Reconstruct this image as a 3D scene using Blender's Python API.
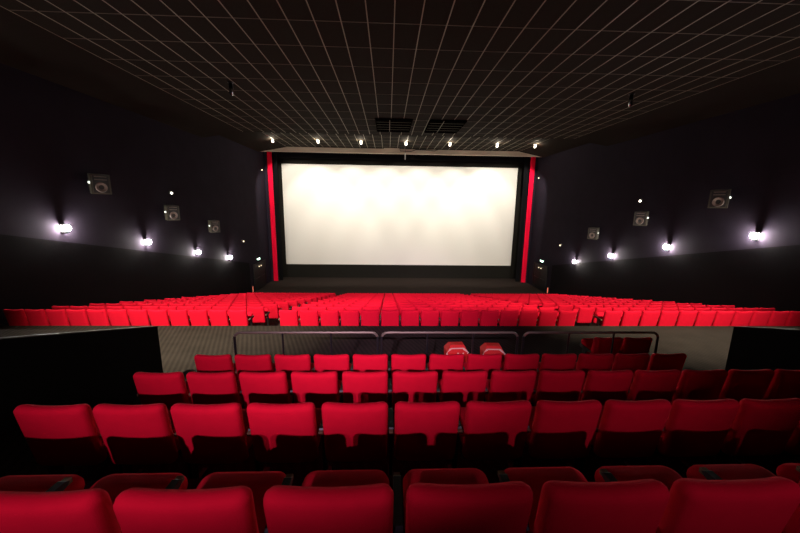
import bpy, math, random
from mathutils import Vector, Matrix
random.seed(7)
PI = math.pi
for o in list(bpy.data.objects):
    bpy.data.objects.remove(o)
SC = bpy.context.scene
COL = SC.collection
Z0 = 7.2                      # eye height above the hall's lowest floor datum; heights below are given from the eye


def link(o):
    COL.objects.link(o)
    return o


# ---------------------------------------------------------------- camera
def camera():
    cd = bpy.data.cameras.new('camera')
    cd.sensor_width = 36.0
    cd.lens = 327.776 * 36.0 / 800.0
    cd.clip_start = 0.05
    cd.clip_end = 200
    co = link(bpy.data.objects.new('camera', cd))
    p, y, r = (math.radians(a) for a in (10.302, 2.153, 0.8015))
    fw = Vector((math.sin(y) * math.cos(p), math.cos(y) * math.cos(p), -math.sin(p)))
    rt = Vector((math.cos(y), -math.sin(y), 0))
    up = rt.cross(fw)
    rt2 = math.cos(r) * rt + math.sin(r) * up
    up2 = -math.sin(r) * rt + math.cos(r) * up
    m = Matrix((rt2, up2, -fw)).transposed().to_4x4()
    m.translation = Vector((0, 0, Z0))
    co.matrix_world = m
    SC.camera = co


camera()
# ---------------------------------------------------------------- world, exposure
wd = bpy.data.worlds.new('world')
SC.world = wd
wd.use_nodes = True
wd.node_tree.nodes['Background'].inputs[0].default_value = (0.02, 0.018, 0.022, 1)
wd.node_tree.nodes['Background'].inputs[1].default_value = 0.0
vs = SC.view_settings
vs.view_transform = 'Standard'
vs.look = 'None'
vs.exposure = 0.0
vs.gamma = 1.0
vs.use_curve_mapping = False
SC.cycles.use_denoising = True
SC.cycles.sample_clamp_indirect = 4.0
SC.cycles.max_bounces = 6


def aim(o, target):
    d = Vector(target) - Vector(o.location)
    o.rotation_euler = d.to_track_quat('-Z', 'Y').to_euler()


def spot(loc, target, watts, size_deg, blend, col, radius=0.06):
    ld = bpy.data.lights.new('spot', 'SPOT')
    ld.energy = watts
    ld.spot_size = math.radians(size_deg)
    ld.spot_blend = blend
    ld.color = col
    ld.shadow_soft_size = radius
    o = link(bpy.data.objects.new('spot_light', ld))
    o.location = (loc[0], loc[1], loc[2] + Z0)
    aim(o, (target[0], target[1], target[2] + Z0))
    return o


WARM = (1.0, 0.88, 0.70)
SOFT = (1.0, 0.66, 1.0)
# house lights: (position, aim, watts, cone, blend, colour, radius); narrow cones also imitate lens falloff; each gets its fixture further down
REAR_SPOTS = [
    ((-2.4, -7.45, 3.7), (-1.55, 4.0, -0.5), 5600, 25, 1.0, SOFT, 0.04),
    ((-2.1, -7.45, 3.7), (-0.1, 4.0, -0.5), 7600, 22, 1.0, SOFT, 0.04),
    ((2.5, -7.45, 3.7), (1.45, 4.0, -0.5), 1450, 27, 1.0, SOFT, 0.04),
]
AISLE_DOWN = [
    ((-4.9, 2.2, 4.06), (-5.1, 10.0, -3.4), 11500, 57, 0.95, WARM, 0.06),
    ((7.3, 2.2, 4.06), (7.95, 10.5, -2.8), 9800, 54, 0.95, WARM, 0.06),
    ((-1.6, 0.6, 4.06), (-1.6, 12.6, -2.75), 3000, 23, 0.6, WARM, 0.05),  # this and the next two: unseen lamps added to brighten the middle block
    ((1.2, 0.6, 4.06), (1.2, 12.6, -2.75), 3200, 25, 0.6, WARM, 0.05),
    ((4.0, 0.6, 4.06), (4.0, 12.6, -2.75), 3900, 26, 0.6, WARM, 0.05),
]
SCREEN_SPOTS_X = (-8.37, -5.12, -2.02, 1.26, 4.5, 8.0, 10.85)
for a in REAR_SPOTS + AISLE_DOWN:
    spot(*a)
for x in SCREEN_SPOTS_X:
    spot((x, 25.35, 4.30), (1.2 + (x - 1.2) * 0.95, 31.3, -1.0), 1600 if x in (-8.37, 10.85) else 1180, 82, 0.3, (1.0, 0.95, 0.85), 0.07)
    ld = bpy.data.lights.new('spill', 'POINT')          # light that leaks from the swivel housing on to the ceiling
    ld.energy = 34
    ld.color = (1.0, 0.85, 0.65)
    ld.shadow_soft_size = 0.04
    link(bpy.data.objects.new('spot_spill', ld)).location = (x, 24.9, 4.52 + Z0)

# ---------------------------------------------------------------- materials
MATS = {}


def mat(name, col, rough=0.6, metal=0.0, spec=0.3, noise=None, bump=None, emit=None, sheen=0.0):
    """noise=(scale, amount) mottles the colour, bump=(scale, strength) gives fine relief"""
    if name in MATS:
        return MATS[name]
    m = bpy.data.materials.new(name)
    m.use_nodes = True
    nt = m.node_tree
    b = nt.nodes['Principled BSDF']
    b.inputs['Base Color'].default_value = (*col, 1)
    b.inputs['Roughness'].default_value = rough
    b.inputs['Metallic'].default_value = metal
    b.inputs['Specular IOR Level'].default_value = spec
    if sheen:
        b.inputs['Sheen Weight'].default_value = sheen
        b.inputs['Sheen Roughness'].default_value = 0.5
        b.inputs['Sheen Tint'].default_value = (*[min(1, c * 1.5 + 0.05) for c in col], 1)
    if noise or bump:
        tc = nt.nodes.new('ShaderNodeTexCoord')
    if noise:
        n = nt.nodes.new('ShaderNodeTexNoise')
        n.inputs['Scale'].default_value = noise[0]
        n.inputs['Detail'].default_value = 4
        nt.links.new(tc.outputs['Object'], n.inputs['Vector'])
        r = nt.nodes.new('ShaderNodeMapRange')
        r.inputs['To Min'].default_value = 1 - noise[1]
        r.inputs['To Max'].default_value = 1 + noise[1]
        nt.links.new(n.outputs['Fac'], r.inputs['Value'])
        x = nt.nodes.new('ShaderNodeVectorMath')
        x.operation = 'SCALE'
        x.inputs[0].default_value = col
        nt.links.new(r.outputs['Result'], x.inputs['Scale'])
        nt.links.new(x.outputs['Vector'], b.inputs['Base Color'])
    if bump:
        n = nt.nodes.new('ShaderNodeTexNoise')
        n.inputs['Scale'].default_value = bump[0]
        nt.links.new(tc.outputs['Object'], n.inputs['Vector'])
        u = nt.nodes.new('ShaderNodeBump')
        u.inputs['Strength'].default_value = bump[1]
        u.inputs['Distance'].default_value = 0.01
        nt.links.new(n.outputs['Fac'], u.inputs['Height'])
        nt.links.new(u.outputs['Normal'], b.inputs['Normal'])
    if emit:
        b.inputs['Emission Color'].default_value = (*emit[0], 1)
        b.inputs['Emission Strength'].default_value = emit[1]
    MATS[name] = m
    return m


def carpet_mat():
    m = mat('ribbed_carpet', (0.085, 0.066, 0.05), 0.95, spec=0.05)
    nt = m.node_tree
    b = nt.nodes['Principled BSDF']
    tc = nt.nodes.new('ShaderNodeTexCoord')
    mp = nt.nodes.new('ShaderNodeMapping')
    mp.inputs['Rotation'].default_value = (0, 0, math.radians(-22))
    w = nt.nodes.new('ShaderNodeTexWave')
    w.inputs['Scale'].default_value = 3.2
    w.inputs['Distortion'].default_value = 0.4
    n = nt.nodes.new('ShaderNodeTexNoise')
    n.inputs['Scale'].default_value = 2.5
    nt.links.new(tc.outputs['Object'], mp.inputs['Vector'])
    nt.links.new(mp.outputs['Vector'], w.inputs['Vector'])
    nt.links.new(tc.outputs['Object'], n.inputs['Vector'])
    cr = nt.nodes.new('ShaderNodeValToRGB')
    cr.color_ramp.elements[0].color = (0.018, 0.015, 0.012, 1)
    cr.color_ramp.elements[1].color = (0.036, 0.029, 0.023, 1)
    mx = nt.nodes.new('ShaderNodeMath')
    mx.operation = 'MULTIPLY_ADD'
    mx.inputs[1].default_value = 0.7
    nt.links.new(w.outputs['Fac'], mx.inputs[0])
    nt.links.new(n.outputs['Fac'], mx.inputs[2])
    ms = nt.nodes.new('ShaderNodeMath')
    ms.operation = 'SUBTRACT'
    ms.inputs[1].default_value = 0.3
    nt.links.new(mx.outputs[0], ms.inputs[0])
    nt.links.new(ms.outputs[0], cr.inputs['Fac'])
    nt.links.new(cr.outputs['Color'], b.inputs['Base Color'])
    return m


M_RED = mat('red_wool_fabric', (0.60, 0.0055, 0.024), 0.9, spec=0.06, noise=(9, 0.1), bump=(240, 0.25))
M_BLACKPL = mat('black_plastic', (0.008, 0.007, 0.008), 0.45, spec=0.4)
M_WOOD = mat('armrest_beech', (0.15, 0.08, 0.04), 0.6, spec=0.4, noise=(30, 0.2))
M_STEEL = mat('black_steel', (0.010, 0.010, 0.010), 0.35, spec=0.5)
M_RAIL = mat('satin_rail_steel', (0.30, 0.26, 0.19), 0.32, metal=0.7)
M_CARPET = carpet_mat()
M_STAGE = mat('stage_carpet', (0.024, 0.017, 0.014), 0.95, spec=0.05, noise=(6, 0.15))
M_WALL = mat('wall_dark_fabric', (0.020, 0.0155, 0.024), 0.9, spec=0.05, noise=(1.3, 0.2), bump=(60, 0.2))
M_DADO = mat('black_dado', (0.006, 0.005, 0.006), 0.9, spec=0.05, noise=(2, 0.2))
M_PARAPET = mat('parapet_black', (0.004, 0.004, 0.004), 0.85, spec=0.05)
M_CAP = mat('parapet_cap', (0.05, 0.042, 0.032), 0.6, spec=0.2)
M_TILE = mat('ceiling_tile_brown', (0.024, 0.019, 0.014), 0.9, spec=0.05, noise=(14, 0.18))
M_CROSS = mat('ceiling_cross_bar', (0.15, 0.13, 0.095), 0.6, spec=0.2)
M_BAR = mat('ceiling_grid_bar', (0.29, 0.26, 0.18), 0.5, spec=0.3)
M_SLAB = mat('ceiling_plain_board', (0.018, 0.013, 0.010), 0.9, spec=0.05, noise=(3, 0.1))
M_BEAM = mat('soffit_board', (0.66, 0.56, 0.43), 0.8, noise=(4, 0.08))
M_SCREEN = mat('screen_vinyl', (0.86, 0.82, 0.74), 0.9, spec=0.05)
M_MASK = mat('masking_cloth', (0.016, 0.0145, 0.012), 0.95, spec=0.03, noise=(3, 0.1))
M_BLACKCLOTH = mat('black_drape', (0.010, 0.009, 0.010), 0.95, spec=0.03)
M_CURTAIN = mat('red_drape', (0.90, 0.006, 0.05), 0.8, spec=0.08)
M_SPK = mat('speaker_grey_box', (0.060, 0.053, 0.038), 0.4, spec=0.4, noise=(12, 0.15))
M_GRILLE = mat('grille_matt_black', (0.004, 0.0035, 0.003), 1.0, spec=0.0)
M_SPKDARK = mat('speaker_cone_black', (0.012, 0.010, 0.009), 0.4, spec=0.5)
M_RING = mat('speaker_ring', (0.16, 0.12, 0.10), 0.35, spec=0.5)
M_CHROME = mat('polished_metal', (0.7, 0.7, 0.68), 0.18, metal=1.0)
M_BULB = mat('sconce_glass_lit', (0.9, 0.88, 0.85), 0.4, emit=((1.0, 0.93, 0.86), 760.0))
M_SPOTGLASS = mat('spot_lens_lit', (0.8, 0.9, 0.95), 0.3, emit=((0.85, 0.95, 1.0), 3.0))
M_WHITE = mat('white_enamel', (0.75, 0.77, 0.78), 0.35, spec=0.5)
M_EXIT = mat('exit_lamp_lit', (0.6, 0.9, 0.75), 0.4, emit=((0.62, 1.0, 0.78), 4.0))
M_PILOT = mat('pilot_lamp_lit', (0.9, 0.8, 0.6), 0.4, emit=((1.0, 0.8, 0.5), 1.2))
M_GLINT = mat('glint_glow', (0.8, 0.85, 0.8), 0.4, emit=((0.92, 1.0, 0.88), 1.3))  # glow standing in for light reflected off the speakers
M_REDLAMP = mat('red_lamp_lit', (0.9, 0.3, 0.2), 0.4, emit=((1.0, 0.22, 0.12), 0.5))
M_EMERG = mat('emergency_lamp_lit', (0.95, 0.9, 0.8), 0.4, emit=((1.0, 0.93, 0.8), 5.0))
M_DOOR = mat('black_door', (0.005, 0.005, 0.006), 0.5, spec=0.3)
M_CARTON = mat('carton_red', (0.62, 0.018, 0.014), 0.55, spec=0.2)
M_CARTONW = mat('carton_cream', (0.75, 0.55, 0.42), 0.5, spec=0.3)


# ---------------------------------------------------------------- mesh building
class MB:
    def __init__(s):
        s.v, s.f = [], []

    def add(s, vs, fs):
        n = len(s.v)
        s.v += [tuple(p) for p in vs]
        s.f += [tuple(i + n for i in f) for f in fs]
        return s

    def box(s, x0, x1, y0, y1, z0, z1):
        return s.hexa([(x0, y0, z0), (x1, y0, z0), (x1, y1, z0), (x0, y1, z0), (x0, y0, z1), (x1, y0, z1), (x1, y1, z1), (x0, y1, z1)])

    def hexa(s, p):
        return s.add(p, [(0, 3, 2, 1), (4, 5, 6, 7), (0, 1, 5, 4), (1, 2, 6, 5), (2, 3, 7, 6), (3, 0, 4, 7)])

    def prism_x(s, yz, x0, x1):
        """polygon in (y, z) pushed along x"""
        n = len(yz)
        vs = [(x0, y, z) for y, z in yz] + [(x1, y, z) for y, z in yz]
        fs = [tuple(range(n))[::-1], tuple(range(n, 2 * n))]
        fs += [(i, (i + 1) % n, n + (i + 1) % n, n + i) for i in range(n)]
        return s.add(vs, fs)

    def prism_y(s, xz, y0, y1):
        n = len(xz)
        vs = [(x, y0, z) for x, z in xz] + [(x, y1, z) for x, z in xz]
        fs = [tuple(range(n)), tuple(range(n, 2 * n))[::-1]]
        fs += [(i, n + i, n + (i + 1) % n, (i + 1) % n) for i in range(n)]
        return s.add(vs, fs)

    def tube(s, pts, r, n=8, cap=True):
        pts = [Vector(p) for p in pts]
        rings = []
        for i, p in enumerate(pts):
            a = pts[max(i - 1, 0)]
            b = pts[min(i + 1, len(pts) - 1)]
            d = (b - a).normalized()
            u = d.cross(Vector((0.31, 0.2, 1)) if abs(d.z) < 0.9 else Vector((1, 0.2, 0.1))).normalized()
            w = d.cross(u)
            rr = r[i] if isinstance(r, (list, tuple)) else r
            rings.append([p + rr * (math.cos(2 * PI * k / n) * u + math.sin(2 * PI * k / n) * w) for k in range(n)])
        vs = [q for g in rings for q in g]
        fs = []
        for i in range(len(rings) - 1):
            for k in range(n):
                k2 = (k + 1) % n
                fs.append((i * n + k, i * n + k2, (i + 1) * n + k2, (i + 1) * n + k))
        if cap:
            fs.append(tuple(range(n))[::-1])
            fs.append(tuple((len(rings) - 1) * n + k for k in range(n)))
        return s.add(vs, fs)

    def sphere(s, c, r, nu=14, nv=9, sz=1.0):
        vs, fs = [], []
        for j in range(nv + 1):
            t = PI * j / nv
            for i in range(nu):
                a = 2 * PI * i / nu
                vs.append((c[0] + r * math.sin(t) * math.cos(a), c[1] + r * math.sin(t) * math.sin(a), c[2] + r * sz * math.cos(t)))
        for j in range(nv):
            for i in range(nu):
                i2 = (i + 1) % nu
                fs.append((j * nu + i, (j + 1) * nu + i, (j + 1) * nu + i2, j * nu + i2))
        return s.add(vs, fs)

    def pillow(s, w, h, r, rings, shape=None, place=None, nc=5, nm=4):
        """upholstered slab: rounded rectangle outline (u,v), stacked rings (inset, depth)"""
        def outline(ins):
            rr = max(r - ins * 0.6, 0.004)
            hw, hh = w / 2 - ins, h / 2 - ins
            out = []
            cs = [(hw - rr, -hh + rr, -PI / 2), (hw - rr, hh - rr, 0), (-hw + rr, hh - rr, PI / 2), (-hw + rr, -hh + rr, PI)]
            for q, (cx, cy, a0) in enumerate(cs):
                arc = [(cx + rr * math.cos(a0 + PI / 2 * k / nc), cy + rr * math.sin(a0 + PI / 2 * k / nc)) for k in range(nc + 1)]
                out += arc
                nx = cs[(q + 1) % 4]
                st = (nx[0] + rr * math.cos(nx[2]), nx[1] + rr * math.sin(nx[2]))
                for k in range(1, nm):
                    t = k / nm
                    out.append((arc[-1][0] * (1 - t) + st[0] * t, arc[-1][1] * (1 - t) + st[1] * t))
            return out
        vs, fs = [], []
        n = None
        for ins, d in rings:
            o = outline(ins)
            n = len(o)
            for (u, v) in o:
                p = (u, v, d)
                if shape:
                    p = shape(*p)
                vs.append(place(*p) if place else p)
        for i in range(len(rings) - 1):
            for k in range(n):
                k2 = (k + 1) % n
                fs.append((i * n + k, i * n + k2, (i + 1) * n + k2, (i + 1) * n + k))
        fs.append(tuple(range(n))[::-1])
        fs.append(tuple((len(rings) - 1) * n + k for k in range(n)))
        return s.add(vs, fs)

    def moved(s, fn):
        s.v = [tuple(fn(*p)) for p in s.v]
        return s

    def mesh(s, name, m, smooth=False):
        me = bpy.data.meshes.new(name)
        me.from_pydata(s.v, [], s.f)
        me.validate()
        me.update()
        me.materials.append(m)
        if smooth:
            me.polygons.foreach_set('use_smooth', [True] * len(me.polygons))
            me.set_sharp_from_angle(angle=math.radians(42))
        return me

    def obj(s, name, m, parent=None, smooth=False):
        o = link(bpy.data.objects.new(name, s.mesh(name, m, smooth)))
        if parent:
            o.parent = parent
        return o


def tag(o, label=None, cat=None, group=None, kind=None):
    for k, v in (('label', label), ('category', cat), ('group', group), ('kind', kind)):
        if v:
            o[k] = v
    return o


def empty(name, loc, rz=0.0):
    o = link(bpy.data.objects.new(name, None))
    o.location = (loc[0], loc[1], loc[2] + Z0)
    o.rotation_euler = (0, 0, rz)
    o.empty_display_size = 0.2
    return o


def up(mb):
    return mb.moved(lambda x, y, z: (x, y, z + Z0))


def inst(name, me, parent, loc=(0, 0, 0)):
    o = link(bpy.data.objects.new(name, me))
    o.parent = parent
    o.location = loc
    return o


ORD = ['zeroth', 'first', 'second', 'third', 'fourth', 'fifth', 'sixth', 'seventh', 'eighth', 'ninth', 'tenth', 'eleventh',
       'twelfth', 'thirteenth', 'fourteenth', 'fifteenth']

# ---------------------------------------------------------------- the hall's measures (metres, heights from the eye)
XL, XR, XC = -10.6, 13.0, 1.2
YB = -10.0
CEIL, CEIL2 = 4.09, 4.68
PITCH = 0.56
UP_ROWS = [(1.10, -1.076), (2.274, -1.463), (3.362, -1.784), (4.44, -2.09)]
SEAT_H = 0.92
AISLE_Z, AISLE_Y1 = -3.20, 8.52
LOW_Y0, LOW_Z0, LOW_DY, LOW_DZ, LOW_N = 8.71, -2.80, 1.222, 0.286, 13
STAGE_Z = -6.80
UX0, UX1 = -3.95, 6.35


# ---------------------------------------------------------------- structure
def build_floor():
    m = MB()
    base = -7.6
    # rear gangway and the stepped upper tier
    m.box(UX0, UX1, YB, UP_ROWS[0][0] - 0.12, base, -1.74)
    for k, (y, z) in enumerate(UP_ROWS):
        y1 = UP_ROWS[k + 1][0] - 0.12 if k < 3 else 5.25
        m.box(UX0, UX1, y - 0.12, y1, base, z - SEAT_H)
    # cross aisle and the side passages beside the tier
    m.box(XL, XR, 5.25, AISLE_Y1, base, AISLE_Z)
    m.box(XL, UX0, YB, 5.25, base, AISLE_Z)
    m.box(UX1, XR, YB, 5.25, base, AISLE_Z)
    # raked lower tier
    for k in range(LOW_N):
        y0 = AISLE_Y1 if k == 0 else LOW_Y0 + LOW_DY * k - 0.13
        y1 = LOW_Y0 + LOW_DY * (k + 1) - 0.13 if k < LOW_N - 1 else 25.3
        m.box(XL, XR, y0, y1, base, LOW_Z0 - LOW_DZ * k - SEAT_H)
    tag(up(m).obj('floor', M_CARPET), 'dark ribbed brown carpet over the stepped cinema floor', None, None, 'structure')
    s = MB().prism_x([(25.3, base), (25.3, STAGE_Z - 0.05), (25.36, STAGE_Z), (31.7, STAGE_Z), (31.7, base)], XL, XR)
    tag(up(s).obj('stage_floor', M_STAGE), 'low brown carpeted stage in front of the screen', None, None, 'structure')


build_floor()


def build_walls():
    for nm, x0, x1 in (('wall_left', XL - 0.25, XL), ('wall_right', XR, XR + 0.25)):
        tag(up(MB().box(x0, x1, YB, 31.8, -7.6, 5.2)).obj(nm, M_WALL), 'dark purple fabric side wall', None, None, 'structure')
    tag(up(MB().box(XL - 0.25, XR + 0.25, YB - 0.25, YB, -7.6, 5.2)).obj('wall_back', M_WALL), 'dark rear wall behind the seats', None, None, 'structure')
    tag(up(MB().box(XL - 0.25, XR + 0.25, 31.8, 32.05, -7.6, 5.2)).obj('wall_front', M_BLACKCLOTH), 'black front wall behind the screen', None, None, 'structure')
    # black lower facing on both side walls, its top follows the rake of the lamps
    def top(y):
        return -1.02 - 0.2405 * (y - 11.09)
    for nm, xa, xb in (('trim_1', XL, XL + 0.05), ('trim_2', XR - 0.05, XR)):
        m = MB().prism_x([(YB, -7.5), (25.0, -7.5), (25.0, top(25.0)), (YB, min(top(YB), 3.4))], xa, xb)
        tag(up(m).obj(nm, M_DADO), 'black sloping dado along the side wall below the lamps', None, None, 'structure')
    # parapets beside the upper tier
    def ptop(y):
        return -2.08 + 0.315 * (5.5 - y)
    for nm, cap, xa, xb in (('wall_parapet_left', 'trim_cap', UX0 - 0.12, UX0), ('wall_parapet_right', 'trim_cap', UX1, UX1 + 0.12)):
        w = tag(up(MB().prism_x([(YB, AISLE_Z - .02), (5.5, AISLE_Z - .02), (5.5, ptop(5.5)), (YB, ptop(YB))], xa, xb)).obj(nm, M_PARAPET),
                'black sloping parapet beside the upper seats', None, None, 'structure')
        c = MB().prism_x([(YB, ptop(YB)), (5.5, ptop(5.5)), (5.5, ptop(5.5) + 0.012), (YB, ptop(YB) + 0.012)], xa - 0.012, xb + 0.012)
        up(c).obj('cap_strip', M_CAP, w)


build_walls()

GX0, GX1, GN = 0.105 - 0.6 * 14, 0.105 + 0.6 * 18, 32
GY = [8.31 + 1.2 * k for k in range(-10, 10)]          # cross joints of the main ceiling
VENTS = [(-0.66, 1.14), (1.93, 3.73)]
VY0, VY1 = 16.4, 19.0


def build_ceiling():
    m = MB()
    m.box(XL, XR, YB, 20.05, CEIL + 0.05, CEIL + 0.3)
    # plain boards along both side walls, dropping a little towards the wall
    m.prism_y([(XL, 3.72), (GX0, CEIL - 0.005), (GX0, CEIL + 0.06), (XL, CEIL + 0.06)], YB, 20.05)
    m.prism_y([(GX1, CEIL - 0.005), (XR, 3.72), (XR, CEIL + 0.06), (GX1, CEIL + 0.06)], YB, 20.05)
    m.box(XL, XR, 20.0, 20.05, CEIL, CEIL2 + 0.3)
    m.box(XL, XR, 20.05, 31.8, CEIL2 + 0.05, CEIL2 + 0.3)
    m.prism_y([(XL, 4.25), (GX0, CEIL2 - 0.005), (GX0, CEIL2 + 0.06), (XL, CEIL2 + 0.06)], 20.05, 28.3)
    m.prism_y([(GX1, CEIL2 - 0.005), (XR, 4.25), (XR, CEIL2 + 0.06), (GX1, CEIL2 + 0.06)], 20.05, 28.3)
    root = tag(up(m).obj('ceiling', M_SLAB), 'dark brown suspended ceiling with a pale grid', None, None, 'structure')
    # one tile mesh, 300 nearest in view as objects of their own
    g = 0.012
    tile = MB().box(-0.3 + g, 0.3 - g, -0.6 + g, 0.6 - g, 0.008, 0.03).mesh('ceiling_tile', M_TILE)
    rest = MB()
    count = 0
    ys = GY + [20.05]
    for j in range(len(ys) - 1):
        y0, y1 = ys[j], ys[j + 1]
        for i in range(GN):
            x0 = GX0 + 0.6 * i
            if 7.0 < y0 < 17.5 and y1 - y0 > 1.1 and count < 300:
                inst('ceiling_tile', tile, root, (x0 + 0.3, (y0 + y1) / 2, CEIL + Z0))
                count += 1
            else:
                rest.box(x0 + g, x0 + 0.6 - g, y0 + g, y1 - g, CEIL + 0.008, CEIL + 0.03)
    # raised strip of ceiling before the screen: too far off to pick its tiles apart
    y = 20.1
    while y < 28.2:
        for i in range(GN):
            x0 = GX0 + 0.6 * i
            rest.box(x0 + g, x0 + 0.6 - g, y + g, min(y + 1.2, 28.3) - g, CEIL2 + 0.008, CEIL2 + 0.03)
        y += 1.2
    r = up(rest).obj('far_ceiling_tiles', M_TILE, root)
    r['kind'] = 'stuff'
    # grid bars
    for i in range(GN + 1):
        x = GX0 + 0.6 * i
        mm = MB().box(x - 0.012, x + 0.012, GY[0], 20.0, CEIL, CEIL + 0.04)
        up(mm).obj('grid_bar', M_BAR, root)
        up(MB().box(x - 0.014, x + 0.014, 20.05, 28.3, CEIL2, CEIL2 + 0.04)).obj('grid_bar', M_BAR, root)
    for yy in GY[8:]:
        up(MB().box(GX0, GX1, yy - 0.009, yy + 0.009, CEIL + 0.002, CEIL + 0.04)).obj('cross_bar', M_CROSS, root)
    y = 21.3
    while y < 28.2:
        up(MB().box(GX0, GX1, y - 0.009, y + 0.009, CEIL2 + 0.002, CEIL2 + 0.04)).obj('cross_bar', M_CROSS, root)
        y += 1.2
    # soffit beam across the stage opening
    tag(up(MB().box(XL, XR, 28.3, 28.65, 4.33, CEIL2 + 0.05)).obj('trim_3', M_BEAM), 'pale brown soffit beam above the screen opening', None, None, 'structure')


build_ceiling()


# ---------------------------------------------------------------- screen and drapes
def build_screen():
    D = 31.3
    k = D / 27.0
    x0, x1, z1, z0 = -8.385 * k, 10.40 * k, 3.225 * k, -4.785 * k
    root = tag(empty('cinema_screen', (XC, D, STAGE_Z)), 'huge white cinema screen in black masking above the stage', 'screen')

    def part(nm, mb, m):
        return mb.moved(lambda x, y, z: (x - XC, y - D, z - STAGE_Z)).obj(nm, m, root)
    part('screen_sheet', MB().box(x0, x1, D, D + 0.03, z0, z1), M_SCREEN)
    part('top_masking', MB().box(x0 - 0.5, x1 + 0.5, D - 0.10, D - 0.04, z1 - 0.02, 4.45), M_MASK)
    part('bottom_masking', MB().box(x0 - 0.5, x1 + 0.5, D - 0.10, D - 0.04, STAGE_Z + 0.005, z0 + 0.02), M_MASK)
    part('side_masking', MB().box(x0 - 0.8, x0 + 0.01, D - 0.12, D - 0.05, STAGE_Z + 0.005, 4.45), M_MASK)
    part('side_masking', MB().box(x1 - 0.01, x1 + 0.9, D - 0.12, D - 0.05, STAGE_Z + 0.005, 4.45), M_MASK)
    # valance of black cloth that shades the top of the opening
    v = up(MB().box(XL, XR, 30.2, 30.24, 4.10, 4.66)).obj('black_valance', M_BLACKCLOTH)
    tag(v, 'black cloth valance hanging behind the soffit over the screen', 'valance')

    def drape(nm, xa, xb, y, amp, waves, m, label):
        mb = MB()
        n = waves * 8
        vs, fs = [], []
        for zi, z in enumerate((STAGE_Z + 0.02, -3.0, 1.0, 4.5)):
            for s in (0, 1):
                for i in range(n + 1):
                    t = i / n
                    vs.append((xa + (xb - xa) * t, y + amp * math.sin(t * waves * 2 * PI + 0.4) + s * 0.025, z))
        w = n + 1
        for zi in range(3):
            for i in range(n):
                a = zi * 2 * w + i
                fs.append((a, a + 1, a + 1 + 2 * w, a + 2 * w))
                b = a + w
                fs.append((b + 1, b, b + 2 * w, b + 1 + 2 * w))
            for i in (0, n):
                a = zi * 2 * w + i
                fs.append((a, a + w, a + 3 * w, a + 2 * w))
        mb.add(vs, fs)
        tag(up(mb).obj(nm, m, smooth=True), label, 'curtain')
    drape('red_drape', -10.36, -9.97, 29.5, 0.05, 3, M_CURTAIN, 'narrow red drape hanging at the left edge of the screen')
    drape('red_drape', 12.42, 12.83, 29.4, 0.05, 3, M_CURTAIN, 'narrow red drape hanging at the right edge of the screen')
    drape('black_drape', -9.99, -9.66, 29.9, 0.05, 4, M_BLACKCLOTH, 'black drape between the left red drape and the screen')
    drape('black_drape', 12.05, 12.46, 29.8, 0.05, 4, M_BLACKCLOTH, 'black drape between the right red drape and the screen')
    for nm, xa, xb in (('trim_4', XL, -10.36), ('trim_5', 12.83, XR)):
        tag(up(MB().box(xa, xb, 29.4, 29.6, STAGE_Z, 4.6)).obj(nm, M_WALL), 'dark return wall beside the red drape', None, None, 'structure')


build_screen()


# ---------------------------------------------------------------- seats
TILT = math.radians(9)


def seat_meshes(tip_up):
    H = 0.56

    def back_place(u, v, d):       # u across, v up, d forwards
        z = SEAT_H - 0.016 - H / 2 + v
        return (u, (SEAT_H - z) * math.tan(TILT) + d, z)

    def back_shape(u, v, d):
        t = max(0.0, (v + H / 2) / H)
        a = abs(u) / 0.25
        return (u * (0.97 + 0.03 * t), v + t * t * (0.026 * a * a - 0.018) - (t ** 4) * 0.02 * max(0, a - 0.8), d - 0.012 * (1 - a * a) * (1 - t))
    rings = [(0.10, -0.004), (0.05, -0.003), (0.022, 0.002), (0.008, 0.013), (0.0, 0.035), (0.0, 0.055), (0.010, 0.078), (0.03, 0.09), (0.08, 0.092)]
    back = MB().pillow(0.512, H, 0.048, rings, back_shape, back_place).mesh('backrest', M_RED, True)
    th = math.radians(tip_up)

    def cush_place(u, v, d):       # v forwards from the hinge, d upwards
        v = v + 0.235
        return (u, 0.13 + v * math.cos(th) - d * math.sin(th), 0.385 + v * math.sin(th) + d * math.cos(th))
    crings = [(0.03, 0.0), (0.008, 0.012), (0.0, 0.035), (0.0, 0.06), (0.012, 0.09), (0.04, 0.105), (0.10, 0.112)]
    cush = MB().pillow(0.485, 0.47, 0.07, crings, None, cush_place).mesh('seat_cushion', M_RED, True)
    prings = [(0.02, -0.03), (0.005, -0.022), (0.0, 0.0)]
    pan = MB().pillow(0.46, 0.44, 0.06, prings, None, cush_place).mesh('seat_pan', M_BLACKPL, True)
    x = 0.0
    fr = MB().box(x - 0.014, x + 0.014, 0.21, 0.30, 0.025, 0.575).box(x - 0.02, x + 0.02, 0.14, 0.42, 0.0, 0.025)
    frame = fr.mesh('side_frame', M_STEEL)
    arm = MB().prism_x([(0.14, 0.575), (0.36, 0.575), (0.41, 0.588), (0.43, 0.605), (0.41, 0.62), (0.14, 0.62), (0.125, 0.597)], x - 0.02, x + 0.02).mesh('armrest', M_BLACKPL)
    tip = MB().box(x - 0.017, x + 0.017, -0.013, 0.013, 0.586, 0.612).mesh('armrest_tip', M_WOOD)
    return back, cush, pan, frame, arm, tip


S_BACK, S_CUSH, S_PAN, S_FRAME, S_ARM, S_TIP = seat_meshes(4)
_, L_CUSH, L_PAN = seat_meshes(34)[:3]


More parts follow.
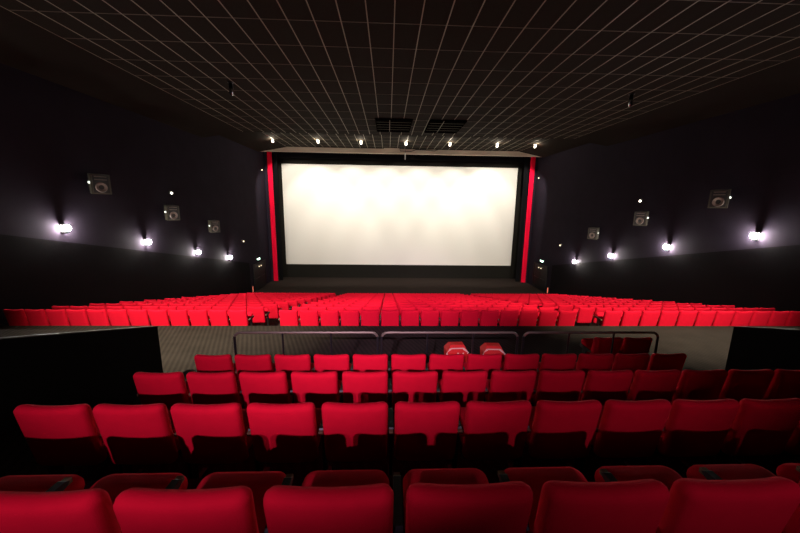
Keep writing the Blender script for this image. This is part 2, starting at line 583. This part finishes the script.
def put_seat(xc, y, zfloor, label, group, last=False, near=False, pitch=PITCH, low=False):
    t = tag(empty('cinema_chair', (xc, y - 0.03, zfloor)), label, 'chair', group)
    k = pitch / PITCH
    t.scale.x = k
    inst('backrest', S_BACK, t)
    c = inst('seat_cushion', L_CUSH if low else S_CUSH, t)
    inst('seat_pan', L_PAN if low else S_PAN, c)
    for s in ((-1, 1) if last else (-1,)):
        f = inst('side_frame', S_FRAME, t, (s * PITCH / 2, 0, 0))
        inst('armrest', S_ARM, f)
        inst('armrest_tip', S_TIP, f, (0, 0.432 if near else 0.115, 0))
    return t


ROWNAME = ['row nearest the camera', 'second row from the camera', 'third row from the camera', 'row just before the rail']
UPPER = [range(2, 9), range(0, 11), range(0, 14), range(0, 13)]
for r, (y, z) in enumerate(UP_ROWS):
    idx = list(UPPER[r])
    for n, i in enumerate(idx):
        put_seat(-2.735 + (0.02 if r == 0 else 0) + PITCH * i + 0.25, y, z - SEAT_H,
                 'red cinema seat, %s from left in the %s' % (ORD[n + 1], ROWNAME[r]),
                 'upper tier seats, ' + ROWNAME[r], last=(i == idx[-1] and r > 1), near=(r == 0))
for n, i in enumerate((0, 1)):
    put_seat(-2.715 + PITCH * i + 0.25, UP_ROWS[0][0], UP_ROWS[0][1] - SEAT_H,
             'red cinema seat at the left gangway end of the nearest row, %s' % ('outermost' if n == 0 else 'next to outermost'),
             'upper tier seats, ' + ROWNAME[0], near=True)
NEXT = ('outermost', 'second from the end', 'third from the end', 'fourth from the end', 'fifth from the end')
for r, i1, i0 in ((0, 13, 9), (1, 13, 11)):
    for n, i in enumerate(range(i1, i0 - 1, -1)):
        put_seat(-2.735 + (0.02 if r == 0 else 0) + PITCH * i + 0.25, UP_ROWS[r][0], UP_ROWS[r][1] - SEAT_H,
                 'red cinema seat at the right gangway end of the %s row, %s' % (('nearest', 'second')[r], NEXT[n]),
                 'upper tier seats, ' + ROWNAME[r], last=(n == 0), near=(r == 0))
for n, x in enumerate((3.80, 4.37)):
    put_seat(x + 0.25, 5.52, AISLE_Z, 'red cinema seat standing alone beyond the rail, %s of the pair' % ('left' if n == 0 else 'right'),
             'two seats beyond the rail', last=(n == 1), low=True)

BLOCKS = [('left', -10.2, 0.533, 12), ('middle', -2.975, 0.56, 15), ('right', 6.18, 0.553, 12)]
far = []
for k in range(LOW_N):
    y, z = LOW_Y0 + LOW_DY * k, LOW_Z0 - LOW_DZ * k
    for (bn, x0, pt, n) in BLOCKS:
        for i in range(n):
            xc = x0 + pt * i + 0.25
            if k < 6:
                put_seat(xc, y, z - SEAT_H, 'red cinema seat, %s from left in %s row of %s lower block' % (ORD[i + 1], ORD[k + 1], bn),
                         'lower tier seats, %s block' % bn, last=(i == n - 1), pitch=pt, low=True)
            else:
                far.append((xc, y - 0.03, z - SEAT_H, pt))


def far_seats():
    import numpy as np
    for nm, mats_meshes in (('far_seat_rows', ((S_BACK, 0), (L_CUSH, 0), (L_PAN, 1), (S_FRAME, 1), (S_ARM, 1))),):
        V, F, MI = [], [], []
        for (xc, y, z, pt) in far:
            for me, mi in mats_meshes:
                off = len(V)
                dx = -pt / 2 if me in (S_FRAME, S_ARM) else 0
                V += [(v.co.x + xc + dx, v.co.y + y, v.co.z + z + Z0) for v in me.vertices]
                for p in me.polygons:
                    F.append(tuple(off + q for q in p.vertices))
                    MI.append(mi)
        me = bpy.data.meshes.new(nm)
        me.from_pydata(V, [], F)
        me.materials.append(M_RED)
        me.materials.append(M_BLACKPL)
        me.polygons.foreach_set('material_index', MI)
        me.polygons.foreach_set('use_smooth', [True] * len(F))
        me.set_sharp_from_angle(angle=math.radians(42))
        o = link(bpy.data.objects.new(nm, me))
        tag(o, 'distant rows of red cinema seats nearest the screen', 'seats', None, 'stuff')


far_seats()


# ---------------------------------------------------------------- guard rails
def rail(x0, x1, posts, label):
    y, z0, z1 = 5.16, UP_ROWS[3][1] - SEAT_H, -2.055
    t = tag(empty('guard_rail', ((x0 + x1) / 2, y, z0)), label, 'rail', 'guard rails before the cross aisle')
    c = (x0 + x1) / 2
    a, b, h, r = x0 - c, x1 - c, z1 - z0, 0.10
    pts = [(a, 0, 0), (a, 0, h - r)]
    pts += [(a + r - r * math.cos(q * PI / 8), 0, h - r + r * math.sin(q * PI / 8)) for q in range(1, 5)]
    pts += [(b - r + r * math.sin(q * PI / 8), 0, h - r + r * math.cos(q * PI / 8)) for q in range(0, 4)]
    pts += [(b, 0, h - r), (b, 0, 0)]
    MB().tube(pts[2:-2], 0.021, 8).obj('handrail', M_RAIL, t, True)
    for q in (a, b):
        MB().tube([(q, 0, 0), (q, 0, h - r + 0.035)], 0.02, 8).obj('end_post', M_STEEL, t, True)
    for p in posts:
        MB().tube([(p - c, 0, 0), (p - c, 0, h - 0.01)], 0.016, 6).obj('post', M_STEEL, t, True)
    MB().tube([(a + 0.02, 0, 0.12), (b - 0.02, 0, 0.12)], 0.012, 6).obj('bottom_bar', M_STEEL, t, True)


rail(-2.50, -0.16, (-1.72, -0.93), 'black guard rail with rounded corners, left of the three sections')
rail(-0.095, 2.20, (0.67, 1.44), 'black guard rail before the red card bins, middle of the three sections')
rail(2.30, 4.64, (3.08, 3.86), 'black guard rail before the pair of lone seats, right of the three sections')


# ---------------------------------------------------------------- red and white card bins beyond the rail
def carton(x, label, ht, rz):
    y = 5.55
    t = tag(empty('card_bin', (x, y, AISLE_Z), rz), label, 'bin', 'red card bins beyond the rail')
    w = 0.19
    hs = ht - 0.115

    def fr(z0, z1, w0, w1, d0, d1):
        return MB().hexa([(-w0, -d0, z0), (w0, -d0, z0), (w0, d0, z0), (-w0, d0, z0), (-w1, -d1, z1), (w1, -d1, z1), (w1, d1, z1), (-w1, d1, z1)])
    fr(0, hs, 0.15, w, 0.12, 0.15).obj('body', M_CARTON, t)
    fr(hs, ht, w, 0.125, 0.15, 0.07).obj('sloping_top', M_CARTON, t)
    # cream band that runs up the slanted shoulders and along under the top
    def strip(p, q, wd):
        p, q = Vector(p), Vector(q)
        d = (q - p).normalized()
        n = d.cross(Vector((0, -1, 0))).normalized() * wd / 2
        f = Vector((0, -0.006, 0))
        MB().hexa([p - n, q - n, q - n - f, p - n - f, p + n, q + n, q + n - f, p + n - f]).obj('cream_band', M_CARTONW, t)
    f1 = lambda z: -(0.15 - 0.08 * (z - hs) / (ht - hs)) - 0.004
    strip((-w - 0.005, f1(hs) - 0.002, hs - 0.04), (-0.115, f1(hs + 0.055), hs + 0.055), 0.055)
    strip((-0.12, f1(hs + 0.06), hs + 0.058), (0.11, f1(hs + 0.06), hs + 0.058), 0.034)
    strip((0.105, f1(hs + 0.055), hs + 0.065), (w - 0.005, f1(hs), hs - 0.01), 0.034)
    MB().box(-0.012, 0.016, -0.162, -0.146, hs - 0.05, hs + 0.0).obj('printed_mark', M_CARTONW, t)
    MB().box(0.085, 0.105, -0.160, -0.146, hs - 0.02, hs + 0.0).obj('printed_mark', M_CARTONW, t)


carton(1.245, 'red and cream card bin beyond the rail, the left and taller one', 0.785, 0.05)
carton(1.915, 'red and cream card bin beyond the rail, the right and lower one', 0.765, -0.04)


# ---------------------------------------------------------------- wall lamps
def sconce(x, y, z, side, label):
    """side=+1: wall at left, lamp looks towards +x"""
    t = tag(empty('wall_lamp', (x, y, z), 0 if side > 0 else PI), label, 'lamp', 'wall lamps along the side walls')
    MB().box(0.0, 0.03, -0.07, 0.07, -0.16, 0.16).obj('backplate', M_STEEL, t)
    MB().sphere((0.15, 0, 0), 0.10, 14, 9, 1.0).obj('glass_globe', M_BULB, t, True)
    MB().tube([(0.03, 0, -0.14), (0.10, 0, -0.15), (0.15, 0, -0.13), (0.15, 0, -0.08)], [0.02, 0.022, 0.05, 0.06], 10).obj('bracket', M_STEEL, t, True)
    MB().box(0.0, 0.30, -0.09, 0.09, 0.115, 0.135).obj('top_cap', M_STEEL, t)


LAMPS = [(11.09, -0.83), (14.65, -1.66), (18.33, -2.61), (21.9, -3.45)]
WHICH = ['nearest the camera', 'second from the camera', 'third from the camera', 'nearest the screen']
for n, (y, z) in enumerate(LAMPS):
    sconce(XL, y, z, 1, 'bright wall lamp on the left wall, ' + WHICH[n])
    sconce(XR, y, z - (0.1 if n == 3 else 0), -1, 'bright wall lamp on the right wall, ' + WHICH[n])


# ---------------------------------------------------------------- wall speakers
def speaker(x, y, z, side, label, s=0.8):
    rz = 0 if side > 0 else PI
    t = tag(empty('wall_speaker', (x, y, z), 0), label, 'speaker', 'surround speakers along the side walls')
    sg = side
    # cabinet: turned a little down the hall and towards the seats; front faces inwards and back
    w, h, d = 0.36 * s, 0.43 * s, 0.42 * s

    def P(a, b, c):
        # a along wall (towards the rear +), b away from wall, c up; tilted down slightly
        ang = math.radians(28)
        yy = -(a * math.cos(ang) + b * math.sin(ang))
        xx = b * math.cos(ang) - a * math.sin(ang)
        xx += 0.33 * s
        return (sg * xx, yy, c - 0.10 * b)

    def hx(a0, a1, b0, b1, c0, c1, ti=0.0):
        p = [P(a0 + ti, b0, c0), P(a1 - ti, b0, c0), P(a1, b1, c0), P(a0, b1, c0), P(a0 + ti, b0, c1), P(a1 - ti, b0, c1), P(a1, b1, c1), P(a0, b1, c1)]
        return MB().hexa(p)
    hx(-w, w, -d / 2, d / 2, -h, h, 0.10 * s).obj('cabinet', M_SPK, t)
    hx(-w * .8, w * .8, d / 2, d / 2 + 0.012, -h * .86, h * .86).obj('baffle', M_SPKDARK, t)
    def ring(ca, cc, r0, r1, nm, m, b):
        vs, fs, n = [], [], 20
        for k in range(n):
            a = 2 * PI * k / n
            for r, bb in ((r0, b), (r1, b + 0.03), (r1 + 0.02, b)):
                vs.append(P(ca + r * math.cos(a), bb, cc + r * math.sin(a)))
        for k in range(n):
            k2 = (k + 1) % n
            fs += [(3 * k, 3 * k2, 3 * k2 + 1, 3 * k + 1), (3 * k + 1, 3 * k2 + 1, 3 * k2 + 2, 3 * k + 2)]
        MB().add(vs, fs).obj(nm, m, t, True)
    ring(0, -h * .3, 0.10 * s, 0.20 * s, 'woofer_ring', M_RING, d / 2 + 0.012)
    hx(-w * .6, w * .6, d / 2 + 0.012, d / 2 + 0.035, h * .42, h * .5).obj('horn_lip', M_RING, t)
    hx(-w * .6, w * .6, d / 2 + 0.012, d / 2 + 0.035, h * .72, h * .8).obj('horn_lip', M_RING, t)
    MB().box(0.0 if sg > 0 else -0.02, 0.02 if sg > 0 else 0.0, -0.12, 0.12, -0.15, 0.15).obj('wall_plate', M_STEEL, t)
    MB().sphere(P(w * 0.92, 0.03, h * 0.12), 0.045, 10, 7).obj('glint_dot', M_GLINT, t, True)  # glowing dot in place of a glint on the cabinet side
    MB().tube([(0, 0, 0), (sg * 0.2 * s, 0, 0)], 0.03, 8).obj('bracket', M_STEEL, t, True)


for n, (y, zl, zr) in enumerate(((12.4, 0.66, 0.48), (16.2, -0.42, -0.40), (19.9, -1.28, -1.44))):
    nm = ('nearest the camera', 'middle of the three', 'nearest the screen')[n]
    speaker(XL, y, zl, 1, 'grey box speaker on the left wall, ' + nm)
    speaker(XR, y, zr, -1, 'grey box speaker on the right wall, ' + nm)


# ---------------------------------------------------------------- small lamps on the walls
def emergency(x, y, z, side, label, s, m):
    t = tag(empty('small_wall_lamp', (x, y, z)), label, 'lamp', 'small lamps high on the side walls')
    MB().box(0 if side > 0 else -0.05, 0.05 if side > 0 else 0, -0.06 * s, 0.06 * s, -0.06 * s, 0.06 * s).obj('housing', M_STEEL, t)
    MB().tube([(side * 0.05, 0, 0), (side * 0.10, -0.03, -0.02), (side * 0.16, -0.08, -0.05)], [0.03 * s, 0.05 * s, 0.075 * s], 10).obj('reflector', M_STEEL, t, True)
    MB().tube([(side * 0.160, -0.080, -0.050), (side * 0.175, -0.095, -0.058)], 0.062 * s, 10).obj('lens', m, t, True)


emergency(XL, 16.62, 0.56, 1, 'small bright lamp above the middle left speaker', 0.85, M_EMERG)
emergency(XR, 16.70, 0.52, -1, 'small bright lamp above the middle right speaker', 0.85, M_EMERG)
emergency(XL, 28.5, 2.9, 1, 'tiny lamp high on the left wall beside the red drape', 0.9, M_PILOT)
emergency(XR, 28.6, 2.65, -1, 'tiny lamp high on the right wall beside the red drape', 0.9, M_PILOT)
emergency(XL, 24.1, -2.55, 1, 'tiny lamp on the left wall above the exit door', 0.9, M_PILOT)
emergency(XR, 24.0, -2.6, -1, 'tiny lamp on the right wall above the exit door', 0.9, M_PILOT)


# ---------------------------------------------------------------- exit doors with their lamps
def exit_door(nm, x, side, label, dy):
    y0, y1, z0, z1 = 25.7 + dy, 28.2 + dy, STAGE_Z + 0.005, -4.62
    t = tag(empty(nm, (x, (y0 + y1) / 2, z0)), label, None, None, 'structure')
    h = z1 - z0
    w = (y1 - y0) / 2
    xa, xb = (0.0, 0.08) if side > 0 else (-0.08, 0.0)
    m = MB().box(xa, xb, -w, -w + 0.1, 0, h).box(xa, xb, w - 0.1, w, 0, h).box(xa, xb, -w + 0.1, w - 0.1, h - 0.1, h)
    m.obj('door_frame', M_DOOR, t)
    xi, xj = (0.0, 0.05) if side > 0 else (-0.05, 0.0)
    for a, b in ((-w + 0.1, -0.005), (0.005, w - 0.1)):
        d = MB().box(xi, xj, a, b, 0.01, h - 0.1).obj('door_leaf', M_DOOR, t)
        xm = side * 0.09
        MB().tube([(side * 0.05, a + 0.15, 1.0), (xm, a + 0.18, 1.0), (xm, b - 0.18, 1.0), (side * 0.05, b - 0.15, 1.0)], 0.02, 6).obj('push_bar', M_STEEL, d, True)
    e = tag(empty('exit_lamp', (x, (y0 + y1) / 2 - 0.1, z1 + 0.30)), 'small pale green exit lamp above the %s door' % ('left' if side > 0 else 'right'), 'lamp')
    MB().box(0 if side > 0 else -0.08, 0.08 if side > 0 else 0, -0.22, 0.22, -0.10, 0.10).obj('housing', M_STEEL, e)
    MB().box(side * 0.081 - 0.004, side * 0.081 + 0.004, -0.18, 0.18, -0.07, 0.07).obj('lit_panel', M_EXIT, e)
    MB().box(-0.1 + side * .06, 0.06 + side * 0.06, -0.228, -0.222, -0.06, 0.06).obj('lit_end', M_EXIT, e)
    p = tag(empty('door_dots', (x, (y0 + y1) / 2, z1 - 0.32)), 'small warm glowing dots on the %s exit door' % ('left' if side > 0 else 'right'), 'indicator lamp')
    MB().box(side * 0.055 - 0.015, side * 0.055 + 0.015, -0.3, 0.35, -0.07, 0.07).obj('housing', M_STEEL, p)
    for yy in (-0.2, 0.22):
        MB().sphere((side * 0.085, yy, 0), 0.05, 10, 6).obj('lamp', M_PILOT, p, True)  # pair of bright dots, built as small glowing spheres
    q = tag(empty('step_lamp', (x, y0 - 0.35, STAGE_Z + 0.30)), 'small red lamp low beside the %s exit door' % ('left' if side > 0 else 'right'), 'lamp')
    MB().box(0 if side > 0 else -0.05, 0.05 if side > 0 else 0, -0.08, 0.08, -0.26, 0.26).obj('housing', M_STEEL, q)
    MB().box(side * 0.053 - 0.006, side * 0.053 + 0.006, -0.06, 0.06, -0.22, 0.22).obj('lens', M_REDLAMP, q)


exit_door('door_1', XL, 1, 'black double exit door low on the left wall', 0.0)
exit_door('door_2', XR, -1, 'black double exit door low on the right wall', 0.0)


# ---------------------------------------------------------------- ceiling fittings
def screen_spot(x, label):
    y, z = 25.2, CEIL2
    t = tag(empty('screen_spotlight', (x, y, z)), label, 'spotlight', 'spotlights before the screen')
    MB().tube([(0, 0, 0.0), (0, 0, -0.03)], 0.13, 14).obj('collar', M_WHITE, t, True)
    MB().tube([(0, -0.11, -0.05), (0, -0.04, -0.09), (0, 0.06, -0.17)], [0.06, 0.10, 0.11], 12).obj('housing', M_WHITE, t, True)
    MB().tube([(0, -0.125, -0.046), (0, -0.108, -0.05)], 0.045, 10).obj('rear_cap', M_STEEL, t, True)
    MB().tube([(0, 0.0603, -0.1702), (0, 0.065, -0.175)], 0.095, 12).obj('lens', M_SPOTGLASS, t, True)


for n, x in enumerate(SCREEN_SPOTS_X):
    screen_spot(x, 'small white ceiling spotlight before the screen, %s from left of seven' % ORD[n + 1])


def vent(x0, x1, label):
    t = tag(empty('ceiling_grille', ((x0 + x1) / 2, (VY0 + VY1) / 2, CEIL - 0.05)), label, 'grille', 'air grilles in the ceiling')
    hx, hy = (x1 - x0) / 2 - 0.014, (VY1 - VY0) / 2 - 0.014
    MB().box(-hx, hx, -hy, hy, 0.03, 0.045).obj('backing', M_GRILLE, t)
    f = MB().box(-hx, -hx + .04, -hy, hy, -0.01, 0.03).box(hx - .04, hx, -hy, hy, -0.01, 0.03)
    f.box(-hx + .04, hx - .04, -hy, -hy + .04, -0.01, 0.03).box(-hx + .04, hx - .04, hy - .04, hy, -0.01, 0.03).obj('frame', M_GRILLE, t)
    sl = MB().hexa([(-hx + .04, -0.05, 0.0), (hx - .04, -0.05, 0.0), (hx - .04, 0.05, 0.018), (-hx + .04, 0.05, 0.018),
                    (-hx + .04, -0.05, 0.008), (hx - .04, -0.05, 0.008), (hx - .04, 0.05, 0.026), (-hx + .04, 0.05, 0.026)]).mesh('slat', M_GRILLE)
    for k in range(5):
        inst('slat', sl, t, (0, -hy + 0.04 + (2 * hy - 0.08) * (k + 0.5) / 5, 0))
    for k in range(4):
        MB().box(-hx + .04, hx - .04, -0.012, 0.012, -0.004, 0.004).moved(lambda x, y, z, k=k: (x, y - hy + 0.04 + (2 * hy - 0.08) * (k + 1) / 5, z)).obj('slat_edge', M_CROSS, t)
    MB().box(-0.212, -0.188, -hy + .04, hy - .04, -0.012, -0.005).obj('divider', M_BAR, t)


vent(*VENTS[0], 'dark slatted air grille in the ceiling, the left of two')
vent(*VENTS[1], 'dark slatted air grille in the ceiling, the right of two')


def pendant(x, y, label):
    t = tag(empty('ceiling_fitting', (x, y, CEIL)), label, 'ceiling fitting')
    MB().tube([(0, 0, 0), (0, 0, -0.02)], 0.10, 12).obj('ceiling_rose', M_STEEL, t, True)
    MB().tube([(0, 0, -0.02), (0, 0, -0.20)], [0.06, 0.075], 10).obj('stem', M_STEEL, t, True)
    MB().tube([(0, 0, -0.20), (0, 0, -0.38), (0, 0, -0.42)], [0.075, 0.07, 0.04], 12).obj('metal_cup', M_CHROME, t, True)


pendant(-5.4, 12.3, 'small metal fitting hanging from the ceiling at left')
pendant(8.68, 12.35, 'small metal fitting hanging from the ceiling at right')

# slim white rod and a curved bracket at the middle of the soffit
rod = tag(empty('hanging_rod', (1.20, 24.9, CEIL2)), 'short white rod hanging before the middle of the soffit', 'rod')
MB().tube([(0, 0, 0), (0, 0, -0.84)], 0.012, 8).obj('wire', M_STEEL, rod, True)
MB().tube([(0, 0, -0.82), (0, 0, -1.27)], [0.05, 0.04], 10).obj('white_sleeve', M_WHITE, rod, True)
br = tag(empty('soffit_bracket', (2.2, 27.8, CEIL2)), 'thin curved metal bracket under the ceiling by the soffit', 'bracket')
MB().tube([(-1.3, 0, -0.02), (-1.25, 0, -0.22), (-0.4, 0, -0.24), (0.0, 0, -0.10), (0.8, 0, -0.10), (1.5, 0, -0.16), (1.9, 0, -0.03)], 0.03, 8).obj('bent_bar', M_STEEL, br, True)
MB().box(-2.6, -1.35, -0.05, 0.05, -0.16, -0.02).obj('pale_plate', M_BEAM, br)


# ---------------------------------------------------------------- fixtures of the house lights (behind and above the camera)
for n, a in enumerate(REAR_SPOTS):
    p = a[0]
    t = tag(empty('rear_spotlight', (p[0], p[1] - 0.45, CEIL)), 'black spotlight on the rear wall, the %s of three' % ('left', 'middle', 'right')[n], 'spotlight')
    MB().tube([(0, 0.1, 0), (0, 0.1, -0.03)], 0.08, 12).obj('ceiling_plate', M_STEEL, t, True)
    MB().tube([(0, 0.1, -0.03), (0, 0.1, -0.28)], 0.015, 8).obj('arm', M_STEEL, t, True)
    MB().tube([(0, -0.02, -0.22), (0, 0.04, -0.26), (0, 0.40, -0.37)], [0.05, 0.09, 0.10], 14).obj('housing', M_STEEL, t, True)
for n, a in enumerate(AISLE_DOWN):
    p = a[0]
    t = tag(empty('ceiling_downlight', (p[0], p[1], CEIL)), 'recessed ceiling downlight over the cross aisle, %s of five' % ('leftmost', 'rightmost', 'added one second from left', 'middle', 'added one second from right')[n], 'downlight')
    mb = MB()
    vs, fs = [], []
    for k in range(16):
        q = 2 * PI * k / 16
        for r, z in ((0.13, 0.0), (0.16, 0.0), (0.16, -0.015), (0.13, -0.015)):
            vs.append((r * math.cos(q), r * math.sin(q), z))
    for k in range(16):
        k2 = (k + 1) % 16
        for j in range(4):
            fs.append((4 * k + j, 4 * k2 + j, 4 * k2 + (j + 1) % 4, 4 * k + (j + 1) % 4))
    mb.add(vs, fs).obj('trim_ring', M_WHITE, t, True)
